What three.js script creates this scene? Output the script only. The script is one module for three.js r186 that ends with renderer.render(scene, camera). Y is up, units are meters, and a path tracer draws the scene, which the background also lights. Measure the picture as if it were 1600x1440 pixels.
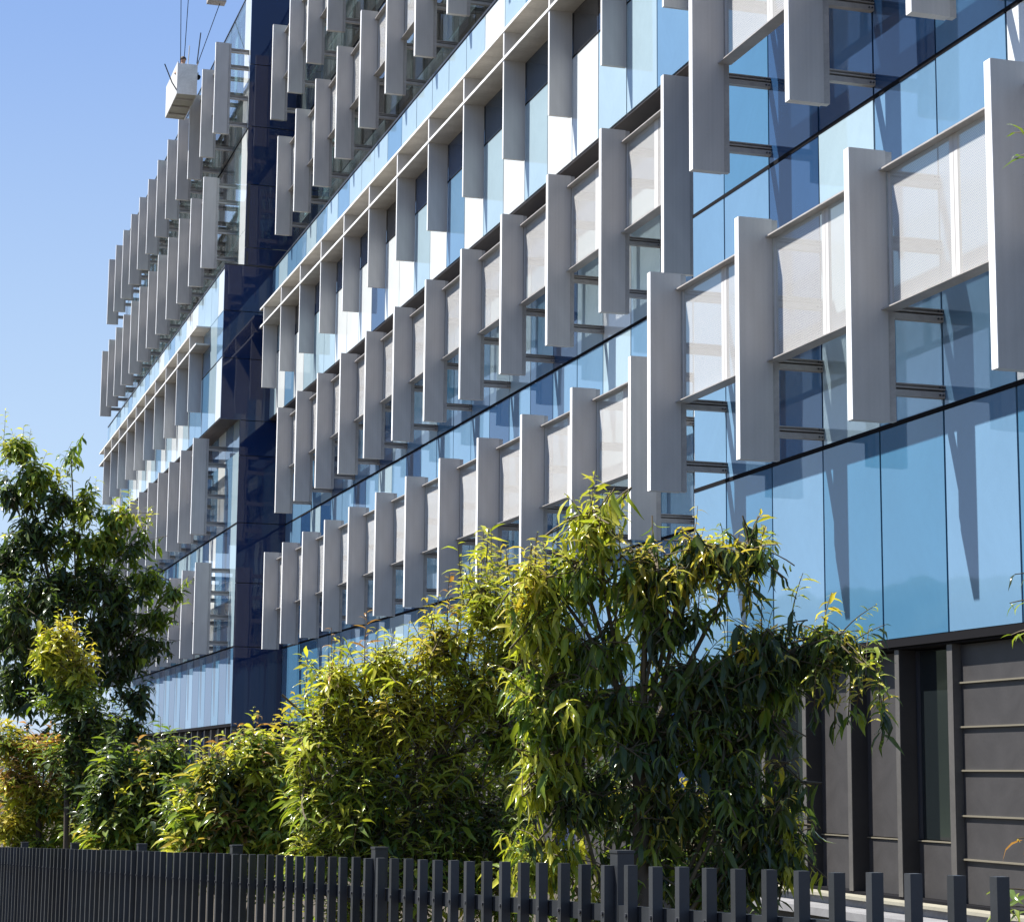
import * as THREE from 'three';
import { mergeGeometries } from 'three/addons/utils/BufferGeometryUtils.js';
import { MarchingCubes } from 'three/addons/objects/MarchingCubes.js';
import { ImprovedNoise } from 'three/addons/math/ImprovedNoise.js';

// ---------------------------------------------------------------- camera, sky, sun, exposure
// x runs towards the building, y up, -z along the facade away from the camera; metres
const scene = new THREE.Scene();
const EYE = 1.65, FOCAL = 3235.4;                       // eye height; focal length in pixels of a 1600 x 1440 picture
const YAW = THREE.MathUtils.degToRad(17.2615), PITCH = THREE.MathUtils.degToRad(8.6251), ROLL = THREE.MathUtils.degToRad(0.4964);
const camera = new THREE.PerspectiveCamera(2 * Math.atan(720 / FOCAL) * 180 / Math.PI, 1600 / 1440, 0.1, 3000);
const camF = new THREE.Vector3(Math.sin(YAW) * Math.cos(PITCH), Math.sin(PITCH), -Math.cos(YAW) * Math.cos(PITCH));
const r0 = new THREE.Vector3(Math.cos(YAW), 0, Math.sin(YAW)), u0 = new THREE.Vector3().crossVectors(r0, camF);
const camR = r0.clone().multiplyScalar(Math.cos(ROLL)).addScaledVector(u0, Math.sin(ROLL));
const camU = u0.clone().multiplyScalar(Math.cos(ROLL)).addScaledVector(r0, -Math.sin(ROLL));
camera.position.set(0, EYE, 0);
camera.quaternion.setFromRotationMatrix(new THREE.Matrix4().makeBasis(camR, camU, camF.clone().negate()));
scene.add(camera);

const EXPOSURE = 2.3;
const SW = 256, SH = 128, skyData = new Float32Array(SW * SH * 4);
const skyStops = [[0, 0.68, 0.82, 1.0], [8, 0.54, 0.73, 0.98], [20, 0.30, 0.48, 0.88], [45, 0.14, 0.28, 0.66], [90, 0.08, 0.18, 0.50]];
for (let j = 0; j < SH; j++) {
  const el = ((j + 0.5) / SH - 0.5) * 180;
  let c = [0.16, 0.17, 0.15];
  if (el >= 0) {
    let k = 0; while (k < skyStops.length - 2 && el > skyStops[k + 1][0]) k++;
    const a = skyStops[k], b = skyStops[k + 1], f = THREE.MathUtils.clamp((el - a[0]) / (b[0] - a[0]), 0, 1);
    c = [1, 2, 3].map((q) => a[q] + (b[q] - a[q]) * f);
  }
  for (let i = 0; i < SW; i++) skyData.set([c[0] / EXPOSURE, c[1] / EXPOSURE, c[2] / EXPOSURE, 1], (j * SW + i) * 4);
}
const sky = new THREE.DataTexture(skyData, SW, SH, THREE.RGBAFormat, THREE.FloatType);
sky.mapping = THREE.EquirectangularReflectionMapping; sky.magFilter = THREE.LinearFilter; sky.needsUpdate = true;
scene.background = sky; scene.environment = sky;

const sunDir = new THREE.Vector3(-1, 1.81, -0.53).normalize();
const sun = new THREE.DirectionalLight(new THREE.Color(1, 0.955, 0.88), 4.9);
sun.position.copy(sunDir).multiplyScalar(120).add(new THREE.Vector3(10, 0, -50));
sun.target.position.set(10, 5, -50); scene.add(sun, sun.target);
sun.castShadow = true; sun.shadow.mapSize.set(4096, 4096); sun.shadow.bias = -0.0005;
Object.assign(sun.shadow.camera, { left: -70, right: 70, top: 70, bottom: -70, near: 1, far: 260 });

const renderer = new THREE.WebGLRenderer({ antialias: true });
renderer.setSize(1024, 921);
renderer.toneMapping = THREE.LinearToneMapping; renderer.toneMappingExposure = EXPOSURE;
renderer.shadowMap.enabled = true; renderer.shadowMap.type = THREE.PCFSoftShadowMap;

// ---------------------------------------------------------------- helpers
let seed = 7;
const rnd = () => { seed |= 0; seed = seed + 0x6D2B79F5 | 0; let t = Math.imul(seed ^ seed >>> 15, 1 | seed); t = t + Math.imul(t ^ t >>> 7, 61 | t) ^ t; return ((t ^ t >>> 14) >>> 0) / 4294967296; };
const rr = (a, b) => a + (b - a) * rnd();
const gauss = () => (rnd() + rnd() + rnd() - 1.5) * 0.82;
const V = (x, y, z) => new THREE.Vector3(x, y, z);
const taken = new Map();
function numbered(name) { const n = taken.get(name) || 0; taken.set(name, n + 1); return n ? `${name}_${String(n).padStart(3, '0')}` : name; }
function thing(name, label, category, group) { const o = new THREE.Group(); o.name = numbered(name); o.userData = { label, category }; if (group) o.userData.group = group; scene.add(o); return o; }
function structure(mesh, name) { mesh.name = numbered(name); mesh.userData.kind = 'structure'; mesh.receiveShadow = mesh.castShadow = true; scene.add(mesh); return mesh; }
function put(name, geo, mat, parent) { const m = new THREE.Mesh(geo, mat); m.name = name; m.castShadow = m.receiveShadow = true; parent.add(m); return m; }
const boxes = new Map();
function boxGeo(w, h, d) {                                  // shared boxes with uv in metres
  const key = [w, h, d].map((v) => v.toFixed(3)).join('/');
  if (!boxes.has(key)) {
    const g = new THREE.BoxGeometry(w, h, d), uv = g.attributes.uv, s = [[d, h], [d, h], [w, d], [w, d], [w, h], [w, h]], o = rnd() * 5;
    for (let i = 0; i < 24; i++) uv.setXY(i, uv.getX(i) * s[i >> 2][0] + o, uv.getY(i) * s[i >> 2][1] + o);
    boxes.set(key, g);
  }
  return boxes.get(key);
}
// a box between x0..x1, heights y0..y1 above the eye's level, distances t0..t1 along the facade
function slab(name, x0, x1, y0, y1, t0, t1, mat, parent) {
  const m = put(name, boxGeo(x1 - x0, y1 - y0, t1 - t0), mat, parent);
  m.position.set((x0 + x1) / 2, (y0 + y1) / 2 + EYE, -(t0 + t1) / 2);
  return m;
}
const perlin = new ImprovedNoise();
function noiseTexture(size, fn, srgb = true) {
  const d = new Uint8Array(size * size * 4);
  for (let j = 0; j < size; j++) for (let i = 0; i < size; i++) { const c = fn(i / size, j / size); d.set([c[0], c[1], c[2], 255].map((v) => Math.max(0, Math.min(255, Math.round(v)))), (j * size + i) * 4); }
  const t = new THREE.DataTexture(d, size, size); t.wrapS = t.wrapT = THREE.RepeatWrapping; t.magFilter = THREE.LinearFilter; t.minFilter = THREE.LinearMipmapLinearFilter; t.generateMipmaps = true;
  if (srgb) t.colorSpace = THREE.SRGBColorSpace; t.needsUpdate = true; return t;
}
// tileable noise, 0..1 about 0.5
const tile = (u, v, f, s) => { const a = u * Math.PI * 2, b = v * Math.PI * 2, r = f / (Math.PI * 2); return 0.5 + 0.5 * perlin.noise(Math.cos(a) * r + s, Math.sin(a) * r + Math.cos(b) * r * 1.31 + s * 1.7, Math.sin(b) * r * 1.13 - s); };
const streaks = noiseTexture(256, (u, v) => { const g = 240 + 7 * (tile(u, 0.3, 40, 3.1) - 0.5) * 2 + 8 * (tile(u, v, 7, 8.2) - 0.5) * 2 - 5 * rnd(); return [g, g, g]; });
const speckle = noiseTexture(256, (u, v) => { const g = 232 + 18 * (tile(u, v, 6, 1.3) - 0.5) * 2 + 10 * (tile(u, v, 30, 5.5) - 0.5) * 2 - 14 * rnd(); return [g, g, g]; });
const waves = noiseTexture(128, (u, v) => { const g = 255 * tile(u, v, 5, 4.4); return [g, g, g]; }, false);
const lin = (r, g, b) => new THREE.Color().setRGB(r, g, b);
function std(r, g, b, rough, extra = {}) { return new THREE.MeshStandardMaterial({ color: lin(r, g, b), roughness: rough, ...extra }); }
function rep(t, x, y = x) { const c = t.clone(); c.repeat.set(x, y); c.needsUpdate = true; return c; }

// ---------------------------------------------------------------- materials
const streakM = rep(streaks, 0.7, 0.25), speckM = rep(speckle, 0.5);
const M = {
  fin: std(0.54, 0.52, 0.50, 0.5, { map: streakM }),
  edge: std(0.86, 0.86, 0.85, 0.4),  // near-white: sun glare on outward edges painted into the colour
  post: std(0.48, 0.46, 0.445, 0.5, { map: speckM }),
  arm: std(0.45, 0.43, 0.41, 0.55, { map: speckM }),
  ledge: std(0.62, 0.60, 0.56, 0.5, { map: speckM }),
  whiteFin: std(0.54, 0.53, 0.515, 0.5, { map: streakM }),
  dark: new THREE.MeshPhysicalMaterial({ color: lin(0.010, 0.010, 0.012), roughness: 0.9, specularIntensity: 0.15 }),
  mullion: std(0.03, 0.032, 0.04, 0.4),
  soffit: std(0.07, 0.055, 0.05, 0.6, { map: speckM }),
  slab: std(0.28, 0.27, 0.26, 0.8, { map: speckM }),
  room: std(0.22, 0.20, 0.18, 0.9, { map: speckM }),
  core: std(0.02, 0.025, 0.035, 0.7),
  blind: std(0.75, 0.75, 0.74, 0.8),
  bronze: std(0.050, 0.047, 0.048, 0.55, { map: rep(speckle, 0.9) }),
  pilaster: std(0.030, 0.027, 0.026, 0.6, { map: speckM }),  // pilaster bronze with the shade of its sides painted in
  pilasterLit: std(0.10, 0.094, 0.088, 0.5, { map: speckM }),  // the same bronze in a paler, sunlit tone
  bead: std(0.15, 0.135, 0.10, 0.6),
  concrete: std(0.25, 0.25, 0.26, 0.85, { map: speckM }),
  cream: std(0.34, 0.32, 0.25, 0.8, { map: speckM }),
  fence: std(0.033, 0.037, 0.043, 0.42, { map: rep(speckle, 3) }),
  bark: std(0.085, 0.065, 0.045, 0.85, { map: rep(speckle, 4) }),
  twig: std(0.09, 0.068, 0.035, 0.75),
};
const dust = noiseTexture(256, (u, v) => { const g = 244 + 6 * (tile(u, v, 4, 2.2) - 0.5) * 2 + 3 * (tile(u, v, 22, 6.1) - 0.5) * 2 - 4 * rnd(); return [g, g, g * 0.995]; });
const dustM = rep(dust, 0.37, 0.23), wavesM = rep(waves, 0.31, 0.17);
const glassy = (r, g, b) => new THREE.MeshPhysicalMaterial({ color: lin(r, g, b), roughness: 0.03, ior: 1.8, map: dustM, bumpMap: wavesM, bumpScale: 0.003 });
const G = {
  white: glassy(0.74, 0.78, 0.79), pale: glassy(0.38, 0.51, 0.59), sky: glassy(0.140, 0.270, 0.425), mid: glassy(0.068, 0.182, 0.325),
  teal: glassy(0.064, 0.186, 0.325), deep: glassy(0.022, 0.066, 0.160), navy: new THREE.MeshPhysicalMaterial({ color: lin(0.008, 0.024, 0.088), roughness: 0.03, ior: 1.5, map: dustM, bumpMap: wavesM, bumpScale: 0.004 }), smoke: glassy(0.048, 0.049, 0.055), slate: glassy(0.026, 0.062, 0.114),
  clear: new THREE.MeshPhysicalMaterial({ color: lin(0.72, 0.84, 0.86), transmission: 0.93, roughness: 0.02, thickness: 0, ior: 1.8 }),
  dim: new THREE.MeshPhysicalMaterial({ color: lin(0.10, 0.135, 0.15), transmission: 0.9, roughness: 0.02, thickness: 0, ior: 1.8 }),
};
// perforated sheet: staggered round holes, 20 mm apart
const holes = (() => {
  const n = 64, d = new Uint8Array(n * n * 4);
  for (let j = 0; j < n; j++) for (let i = 0; i < n; i++) {
    const u = (i + 0.5) / n, v = (j + 0.5) / n; let a = 255;
    for (const [cx, cy] of [[0.25, 0.25], [0.75, 0.75]]) if (Math.hypot(u - cx, v - cy) < 0.30) a = 0;
    d.set([a, a, a, 255], (j * n + i) * 4);
  }
  const t = new THREE.DataTexture(d, n, n); t.wrapS = t.wrapT = THREE.RepeatWrapping; t.magFilter = THREE.LinearFilter; t.minFilter = THREE.LinearMipmapLinearFilter; t.generateMipmaps = true; t.repeat.set(1 / 0.03, 1 / 0.03); t.needsUpdate = true; return t;
})();
M.sheetEdge = std(0.54, 0.535, 0.53, 0.6);
M.sheet = new THREE.MeshStandardMaterial({ color: lin(0.49, 0.485, 0.48), roughness: 0.6, alphaMap: holes, transparent: true, side: THREE.DoubleSide });

// ---------------------------------------------------------------- ground and the wooded rise across the road
const groundAt = (x, z) => {                                 // falls gently along the fence
  const t = THREE.MathUtils.clamp(-z, -30, 60), bank = THREE.MathUtils.smoothstep(x, 5, 10.5);
  return -0.05 - 0.030 * t * (1 - bank) + bank * 0.0;
};
{
  const g = new THREE.PlaneGeometry(1600, 1600, 200, 200); g.rotateX(-Math.PI / 2);
  const p = g.attributes.position;
  for (let i = 0; i < p.count; i++) {                         // finer near the fence and the building
    const sx = Math.sign(p.getX(i)) * Math.pow(Math.abs(p.getX(i)) / 800, 2.2) * 800 + 6, sz = Math.sign(p.getZ(i)) * Math.pow(Math.abs(p.getZ(i)) / 800, 2.2) * 800 - 20;
    p.setXYZ(i, sx, groundAt(sx, sz) - 0.12, sz);
  }
  const uv = g.attributes.uv; for (let i = 0; i < p.count; i++) uv.setXY(i, p.getX(i), p.getZ(i));
  g.computeVertexNormals();
  structure(new THREE.Mesh(g, std(0.075, 0.06, 0.042, 0.95, { map: rep(speckle, 0.35) })), 'ground');
  const h = new THREE.PlaneGeometry(160, 330, 60, 120); h.rotateX(-Math.PI / 2); const q = h.attributes.position;
  for (let i = 0; i < q.count; i++) {
    const x = q.getX(i) - 120, z = q.getZ(i) - 195;
    const edge = THREE.MathUtils.smoothstep(-x, 42, 70) * THREE.MathUtils.smoothstep(-z, 34, 60);
    const y = edge * (20 + 6 * perlin.noise(x * 0.02, z * 0.016, 2) + 2.2 * perlin.noise(x * 0.09, z * 0.09, 5) + 1.2 * perlin.noise(x * 0.4, z * 0.4, 9));
    q.setXYZ(i, x, groundAt(x, z) - 0.3 + y, z);
  }
  h.computeVertexNormals();
  structure(new THREE.Mesh(h, std(0.05, 0.075, 0.035, 0.95)), 'hill');
}

// ---------------------------------------------------------------- the office building
const building = thing('office_building', 'long office block with grey sun fins, perforated screens and blue glass', 'building');
const L3 = 1.55, L2 = 4.0, L1 = 8.0, BOXB = 11.44, BOXM = 13.46, BOXL = 15.0, BOXT = 16.5, L4 = 17.0, L5 = 21.25, ROOF = 26.2;
const armGeo = (() => {                                        // rolled channel arm, 0.6 m from wall to fin
  const s = new THREE.Shape(), P = [[0.05, 0.07], [-0.05, 0.07], [-0.05, 0.058], [-0.015, 0.05], [-0.015, 0.035], [-0.05, 0.03], [-0.05, 0.018], [0.03, 0.012], [0.03, 0.0], [-0.042, -0.004], [-0.042, -0.07], [0.05, -0.07]];
  s.moveTo(...P[0]); for (const q of P.slice(1)) s.lineTo(...q);
  const g = new THREE.ExtrudeGeometry(s, { depth: 0.6, bevelEnabled: false }); g.rotateY(Math.PI / 2); g.rotateX(0);
  return g;
})();
const boltGeo = new THREE.CylinderGeometry(0.012, 0.012, 0.012, 6).rotateX(Math.PI / 2);

function sunFin(P, t, y0, y1, arms, bolts = false) {
  const f = new THREE.Group(); f.name = 'sun_fin'; building.add(f);
  slab('blade', P - 1.12, P - 0.683, y0, y1, t - 0.06, t + 0.06, M.fin, f);
  slab('sunlit_edge_strip', P - 1.13, P - 1.1205, y0 + 0.002, y1 - 0.002, t - 0.058, t + 0.058, M.edge, f);  // added strip, whitened to paint direct sun on the blade edge
  slab('post', P - 0.676, P - 0.6, y0 + 0.005, y1 - 0.005, t - 0.045, t + 0.045, M.post, f);
  for (const a of arms) {
    const m = put('bracket_arm', armGeo, M.arm, f); m.position.set(P - 0.601, y0 + a + EYE, -t);
    if (bolts) for (const dx of [0.53, 0.57]) for (const dy of [-0.04, 0.045]) { const b = put('bolt', boltGeo, M.mullion, f); b.position.set(P - 0.6 + dx, y0 + a + dy + EYE, -t + 0.055); }
  }
  return f;
}
function sunScreen(P, t0, t1, y0, y1) {                         // between two fins: two perforated sheets, ledges above and below
  const s = new THREE.Group(); s.name = 'sun_screen'; building.add(s);
  const a = t0 + 0.062, b = t1 - 0.062, m = (a + b) / 2;
  for (const [p, q] of [[a + 0.05, m - 0.085], [m + 0.085, b - 0.05]]) slab('perforated_sheet', P - 0.66, P - 0.655, y0 + 0.04, y1 - 0.02, p, q, M.sheet, s);
  for (const [p, q] of [[a, a + 0.049], [m - 0.084, m - 0.004], [m + 0.004, m + 0.084], [b - 0.049, b]]) slab('sheet_edge', P - 0.661, P - 0.654, y0 + 0.04, y1 - 0.02, p, q, M.sheetEdge, s);
  slab('stiffener', P - 0.65, P - 0.60, y0 + 0.04, y1 - 0.02, m - 0.03, m + 0.03, M.ledge, s);
  slab('top_ledge', P - 0.77, P - 0.58, y1 - 0.018, y1 + 0.002, a, b, M.post, s);
  slab('bottom_ledge', P - 0.77, P - 0.58, y0 + 0.022, y0 + 0.036, a, b, M.post, s);
}
function finRow(P, ts, y0, y1, s0, s1, arms, bolts) {
  for (const t of ts) sunFin(P, t, y0, y1, arms, bolts);
  for (let i = 0; i + 1 < ts.length; i++) sunScreen(P, ts[i], ts[i + 1], s0, s1);
}
const run = (t0, d, n) => Array.from({ length: n }, (_, k) => t0 + d * k);
function pane(name, P, y0, y1, t0, t1, mat) {                    // each pane hangs a hair out of true, as glass does
  const m = slab(name, P, P + 0.024, y0 + 0.014, y1 - 0.014, t0 + 0.019, t1 - 0.019, mat, building);
  m.rotation.set(0, gauss() * 0.003, gauss() * 0.003);
  return m;
}
const pick = (list) => { let w = 0; for (const q of list) w += q[1]; let x = rnd() * w; for (const q of list) { x -= q[1]; if (x <= 0) return q[0]; } return list[0][0]; };
const MIX = {
  spandrel: [['sky', 4], ['mid', 5], ['teal', 2], ['pale', 1]],
  lower: [['pale', 4], ['sky', 5], ['deep', 3], ['white', 1.4], ['teal', 2]],
  box: [['white', 7], ['pale', 3], ['sky', 2], ['deep', 0.4]],
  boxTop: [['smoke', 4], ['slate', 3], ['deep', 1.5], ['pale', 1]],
  parapet: [['pale', 5], ['sky', 3], ['white', 2]],
};
// a storey of panes; given: explicit kinds from the near end, the rest drawn from mix
function storey(name, P, cols, y0, y1, mix, given = '') {
  const keys = { w: 'white', p: 'pale', s: 'sky', m: 'mid', t: 'teal', d: 'deep' };
  for (let i = 0; i + 1 < cols.length; i++) pane(name, P, y0, y1, cols[i], cols[i + 1], G[keys[given[i]] || pick(mix)]);
}
function clearStorey(P, cols, y0, y1, back) {                    // rooms with blinds behind see-through panes
  for (let i = 0; i + 1 < cols.length; i++) {
    const a = cols[i], b = cols[i + 1], ys = y0 + 1.25;
    const solid = i === 0 && a > 60;
    pane('window_pane', P, y0, ys, a, b, solid ? G.white : rnd() < 0.3 ? G.dim : G.clear);
    pane('window_pane', P, ys, y1, a, b, solid ? G.white : rnd() < 0.25 ? G.dim : G.clear);
    slab('mullion', P + 0.026, P + 0.11, y0, y1, a - 0.03, a + 0.03, M.mullion, building);
    slab('sill_rail', P + 0.026, P + 0.09, ys - 0.03, ys + 0.03, a + 0.032, b - 0.032, M.ledge, building);
    if (rnd() < 0.55) { const drop = rr(0.3, 0.95) * (y1 - y0 - 0.3); slab('roller_blind', P + 0.14, P + 0.146, y1 - 0.1 - drop, y1 - 0.1, a + 0.05, b - 0.05, M.blind, building); }
  }
  slab('floor_slab', P + 0.12, P + back, y0 - 0.22, y0 + 0.02, cols[0], cols[cols.length - 1], M.slab, building);
}
const transom = (P, y, t0, t1, h = 0.055) => slab('transom', P - 0.008, P + 0.05, y - h / 2, y + h / 2, t0, t1, M.dark, building);
const columns = (a, first, d, end) => { const c = [a]; for (let t = first; t < end - 0.35; t += d) c.push(t); c.push(end); return c; };

// near wing (A), recessed middle (B), far wing (C)
const PA = 11.1, PB = 12.85, PC = 11.27, TA0 = 12.35, TA1 = 27.0, TC = 66.2, TEND = 100.2;
const colA = columns(TA0, 13.85, 1.5, TA1).sort((a, b) => a - b), colB = columns(TA1, 28.33, 1.4715, TC), colC = columns(TC, 67.45, 1.455, TEND);
const BX = 0.63;                                                  // how far the projecting storey stands out
// cores behind the glass
slab('core', PA + 0.05, 26, L3, BOXT, TA0, TA1, M.core, building);
slab('core', PB + 0.05, 26.05, L3, BOXT, TA1 + 0.004, TC, M.core, building);
slab('core', PC + 0.05, 26, L3, BOXT, TC + 0.03, TEND, M.core, building);
slab('room_wall', PB + 4.5, 26, BOXT + 0.02, ROOF - 0.02, 24, TC, M.room, building);
slab('room_wall', PC + 4.5, 26.02, BOXT + 0.02, ROOF - 0.02, TC + 0.03, TEND, M.room, building);
for (const [P, c, g3, g2, g1] of [[PA, colA, 'smststtsms', 'smswsspdss', 'mdmmmdddts'], [PB, colB, '', '', ''], [PC, colC, 'mdtdmdsdmdtdmdmd', 'pdsw', '']]) {  // far wing: alternating spandrel tints paint in fin shadows and reflections
  const t0 = c[0], t1 = c[c.length - 1];
  storey('spandrel_pane', P, c, L3, L2, MIX.spandrel, g3);
  storey('vision_pane', P, c, L2, L1, MIX.lower, g2);
  storey('vision_pane', P, c, L1, BOXB, MIX.lower, g1);
  transom(P, L3 - 0.04, t0, t1, 0.09); transom(P, L2, t0, t1); transom(P, L1, t0, t1);
}
storey('upper_pane', PA, colA, BOXB, BOXT, MIX.box); transom(PA, BOXB, TA0, TA1);
// projecting storey in front of B and C
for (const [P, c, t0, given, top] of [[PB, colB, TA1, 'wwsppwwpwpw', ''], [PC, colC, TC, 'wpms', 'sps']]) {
  const X = P - BX, t1 = c[c.length - 1];
  slab('core', X + 0.04, P + 0.04, BOXB + 0.02, BOXT - 0.05, t0 + 0.03, t1, M.core, building);
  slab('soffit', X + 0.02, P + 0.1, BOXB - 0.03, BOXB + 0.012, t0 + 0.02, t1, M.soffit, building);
  storey('box_pane', X, c, BOXB, BOXM, MIX.box, given);
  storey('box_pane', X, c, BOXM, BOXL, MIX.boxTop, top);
  storey('parapet_pane', X, c, BOXL, BOXT - 0.06, MIX.parapet);
  slab('coping', X - 0.02, X + 0.06, BOXT - 0.055, BOXT, t0 + 0.01, t1, M.mullion, building);
  transom(X, BOXM, t0 + 0.01, t1, 0.03); 
}
function boxFins(P, fins, l0, l1) {
  const X = P - BX - 0.48;
  for (let i = 0; i < fins.length; i++) {
    const h = new THREE.Group(); h.name = 'hanging_fin'; building.add(h);
    for (const [n, a, b] of [['blade', 12.28, 14.345], ['upper_blade', 14.395, 14.945]]) {
      slab(n, X + 0.014, X + 0.46, a, b, fins[i] - 0.035, fins[i] + 0.035, M.whiteFin, h);
      slab('sunlit_edge_strip', X + 0.004, X + 0.0135, a, b, fins[i] - 0.034, fins[i] + 0.034, M.edge, h);  // added white strip paints the sun along the fin edge
    }
  }
  const cuts = [l0, ...fins.filter((t) => t > l0 + 0.5 && t < l1 - 0.5), l1];
  for (let i = 0; i + 1 < cuts.length; i++) {
    const a = cuts[i], b = cuts[i + 1], m = (a + b) / 2;
    for (const y of [14.345, 14.945]) for (const [p, q] of [[a, m], [m, b]]) { slab('ledge_panel', X, X + 0.478, y, y + 0.05, p + 0.003, q - 0.003, M.ledge, building); slab('sunlit_ledge_strip', X - 0.012, X - 0.0005, y - 0.004, y + 0.054, p + 0.001, q - 0.001, M.edge, building); }  // front strip is added; its white paints sun on the ledge edge
  }
}
boxFins(PB, run(29.8, 2.938, 13), 27.3, 65.75);
boxFins(PC, run(70.5, 2.94, 10), 68.95, 99.0);
// upper storeys
clearStorey(PB, colB.filter((t) => t > 33), L4 - 0.45, L5, 4.6); clearStorey(PB, colB.filter((t) => t > 33), L5, ROOF - 0.04, 4.6);
clearStorey(PC, colC, L4 - 0.45, L5, 4.6); clearStorey(PC, colC, L5, ROOF - 0.04, 4.6);
for (const [P, a, b] of [[PB, 33, TC], [PC, TC + 0.02, TEND]]) { slab('roof_slab', P + 0.03, 26.4, ROOF - 0.32, ROOF - 0.04, a, b, M.slab, building); slab('coping', P - 0.02, P + 0.4, ROOF - 0.035, ROOF, a, b, M.mullion, building); transom(P, L5, a, b); transom(P, L4 - 0.5, a, b); }
// sun fins and their screens
const armsA = [0.37, 1.22, 2.0, 2.74], armsU = [0.37, 1.3, 2.35, 2.92];
finRow(PA, run(13.85, 3, 5), 3.8, 6.82, 5.0, 6.6, armsA, true);
finRow(PA, run(15.4, 2.97, 4), 7.83, 11.1, 9.28, 10.9, armsU, true);
finRow(PB, run(31.27, 2.946, 12), 3.79, 6.81, 5.0, 6.6, armsA, true);
finRow(PB, run(29.78, 2.938, 12), 7.86, 11.12, 9.25, 10.9, armsU, true);
finRow(PB, run(37.12, 2.903, 10), 16.89, 20.12, 18.3, 19.9, armsU);
finRow(PB, run(47.4, 2.87, 7), 21.1, 24.33, 22.5, 24.1, armsU);
finRow(PC, run(67.4, 2.93, 11), 3.8, 6.78, 5.0, 6.55, armsA);
finRow(PC, run(68.75, 2.87, 11), 7.86, 11.1, 9.25, 10.9, armsU);
finRow(PC, run(68.29, 2.825, 12), 16.86, 20.03, 18.3, 19.85, armsU);
finRow(PC, run(66.53, 2.846, 12), 21.05, 24.2, 22.5, 24.0, armsU);
// navy end wall of the far wing
{
  const joints = [L3 - 0.1, L2, 6.05, L1, 10.2, 11.36];
  const upper = [11.36, 13.4, 14.98, BOXT + 0.03], top = [BOXT + 0.06, 17.15, 19.3, 21.3, 23.45, ROOF - 0.29];
  const col = (x0, x1, js) => { for (let i = 0; i + 1 < js.length; i++) { const m = slab('cladding_panel', x0, x1, js[i] + 0.012, js[i + 1] - 0.012, TC - 0.03, TC + 0.028, G.navy, building); m.rotation.set(gauss() * 0.002, gauss() * 0.002, 0); } };
  col(PC - 0.01, PB - 0.01, joints); col(PC - BX - 0.02, PB - 0.01, upper); col(PC - 0.01, 14.2, top);
  col(PC - 0.01, PB - 0.01, [-3.9, L3 - 0.1]);
  slab('coping', PC - BX - 0.04, PB, BOXT + 0.032, BOXT + 0.058, TC - 0.05, TC + 0.03, M.mullion, building);
}
// hidden end of the near wing, facing the recess
for (const [a, b] of [[-1.5, L3], [L3, L2], [L2, L1], [L1, BOXB], [BOXB, BOXT]]) slab('cladding_panel', PA + 0.03, PB - 0.01, a + 0.012, b - 0.012, TA1, TA1 + 0.028, G.navy, building);
slab('roof_slab', PA - 0.05, 26.1, BOXT + 0.005, BOXT + 0.3, TA0, TA1 + 0.03, M.fin, building);

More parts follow.
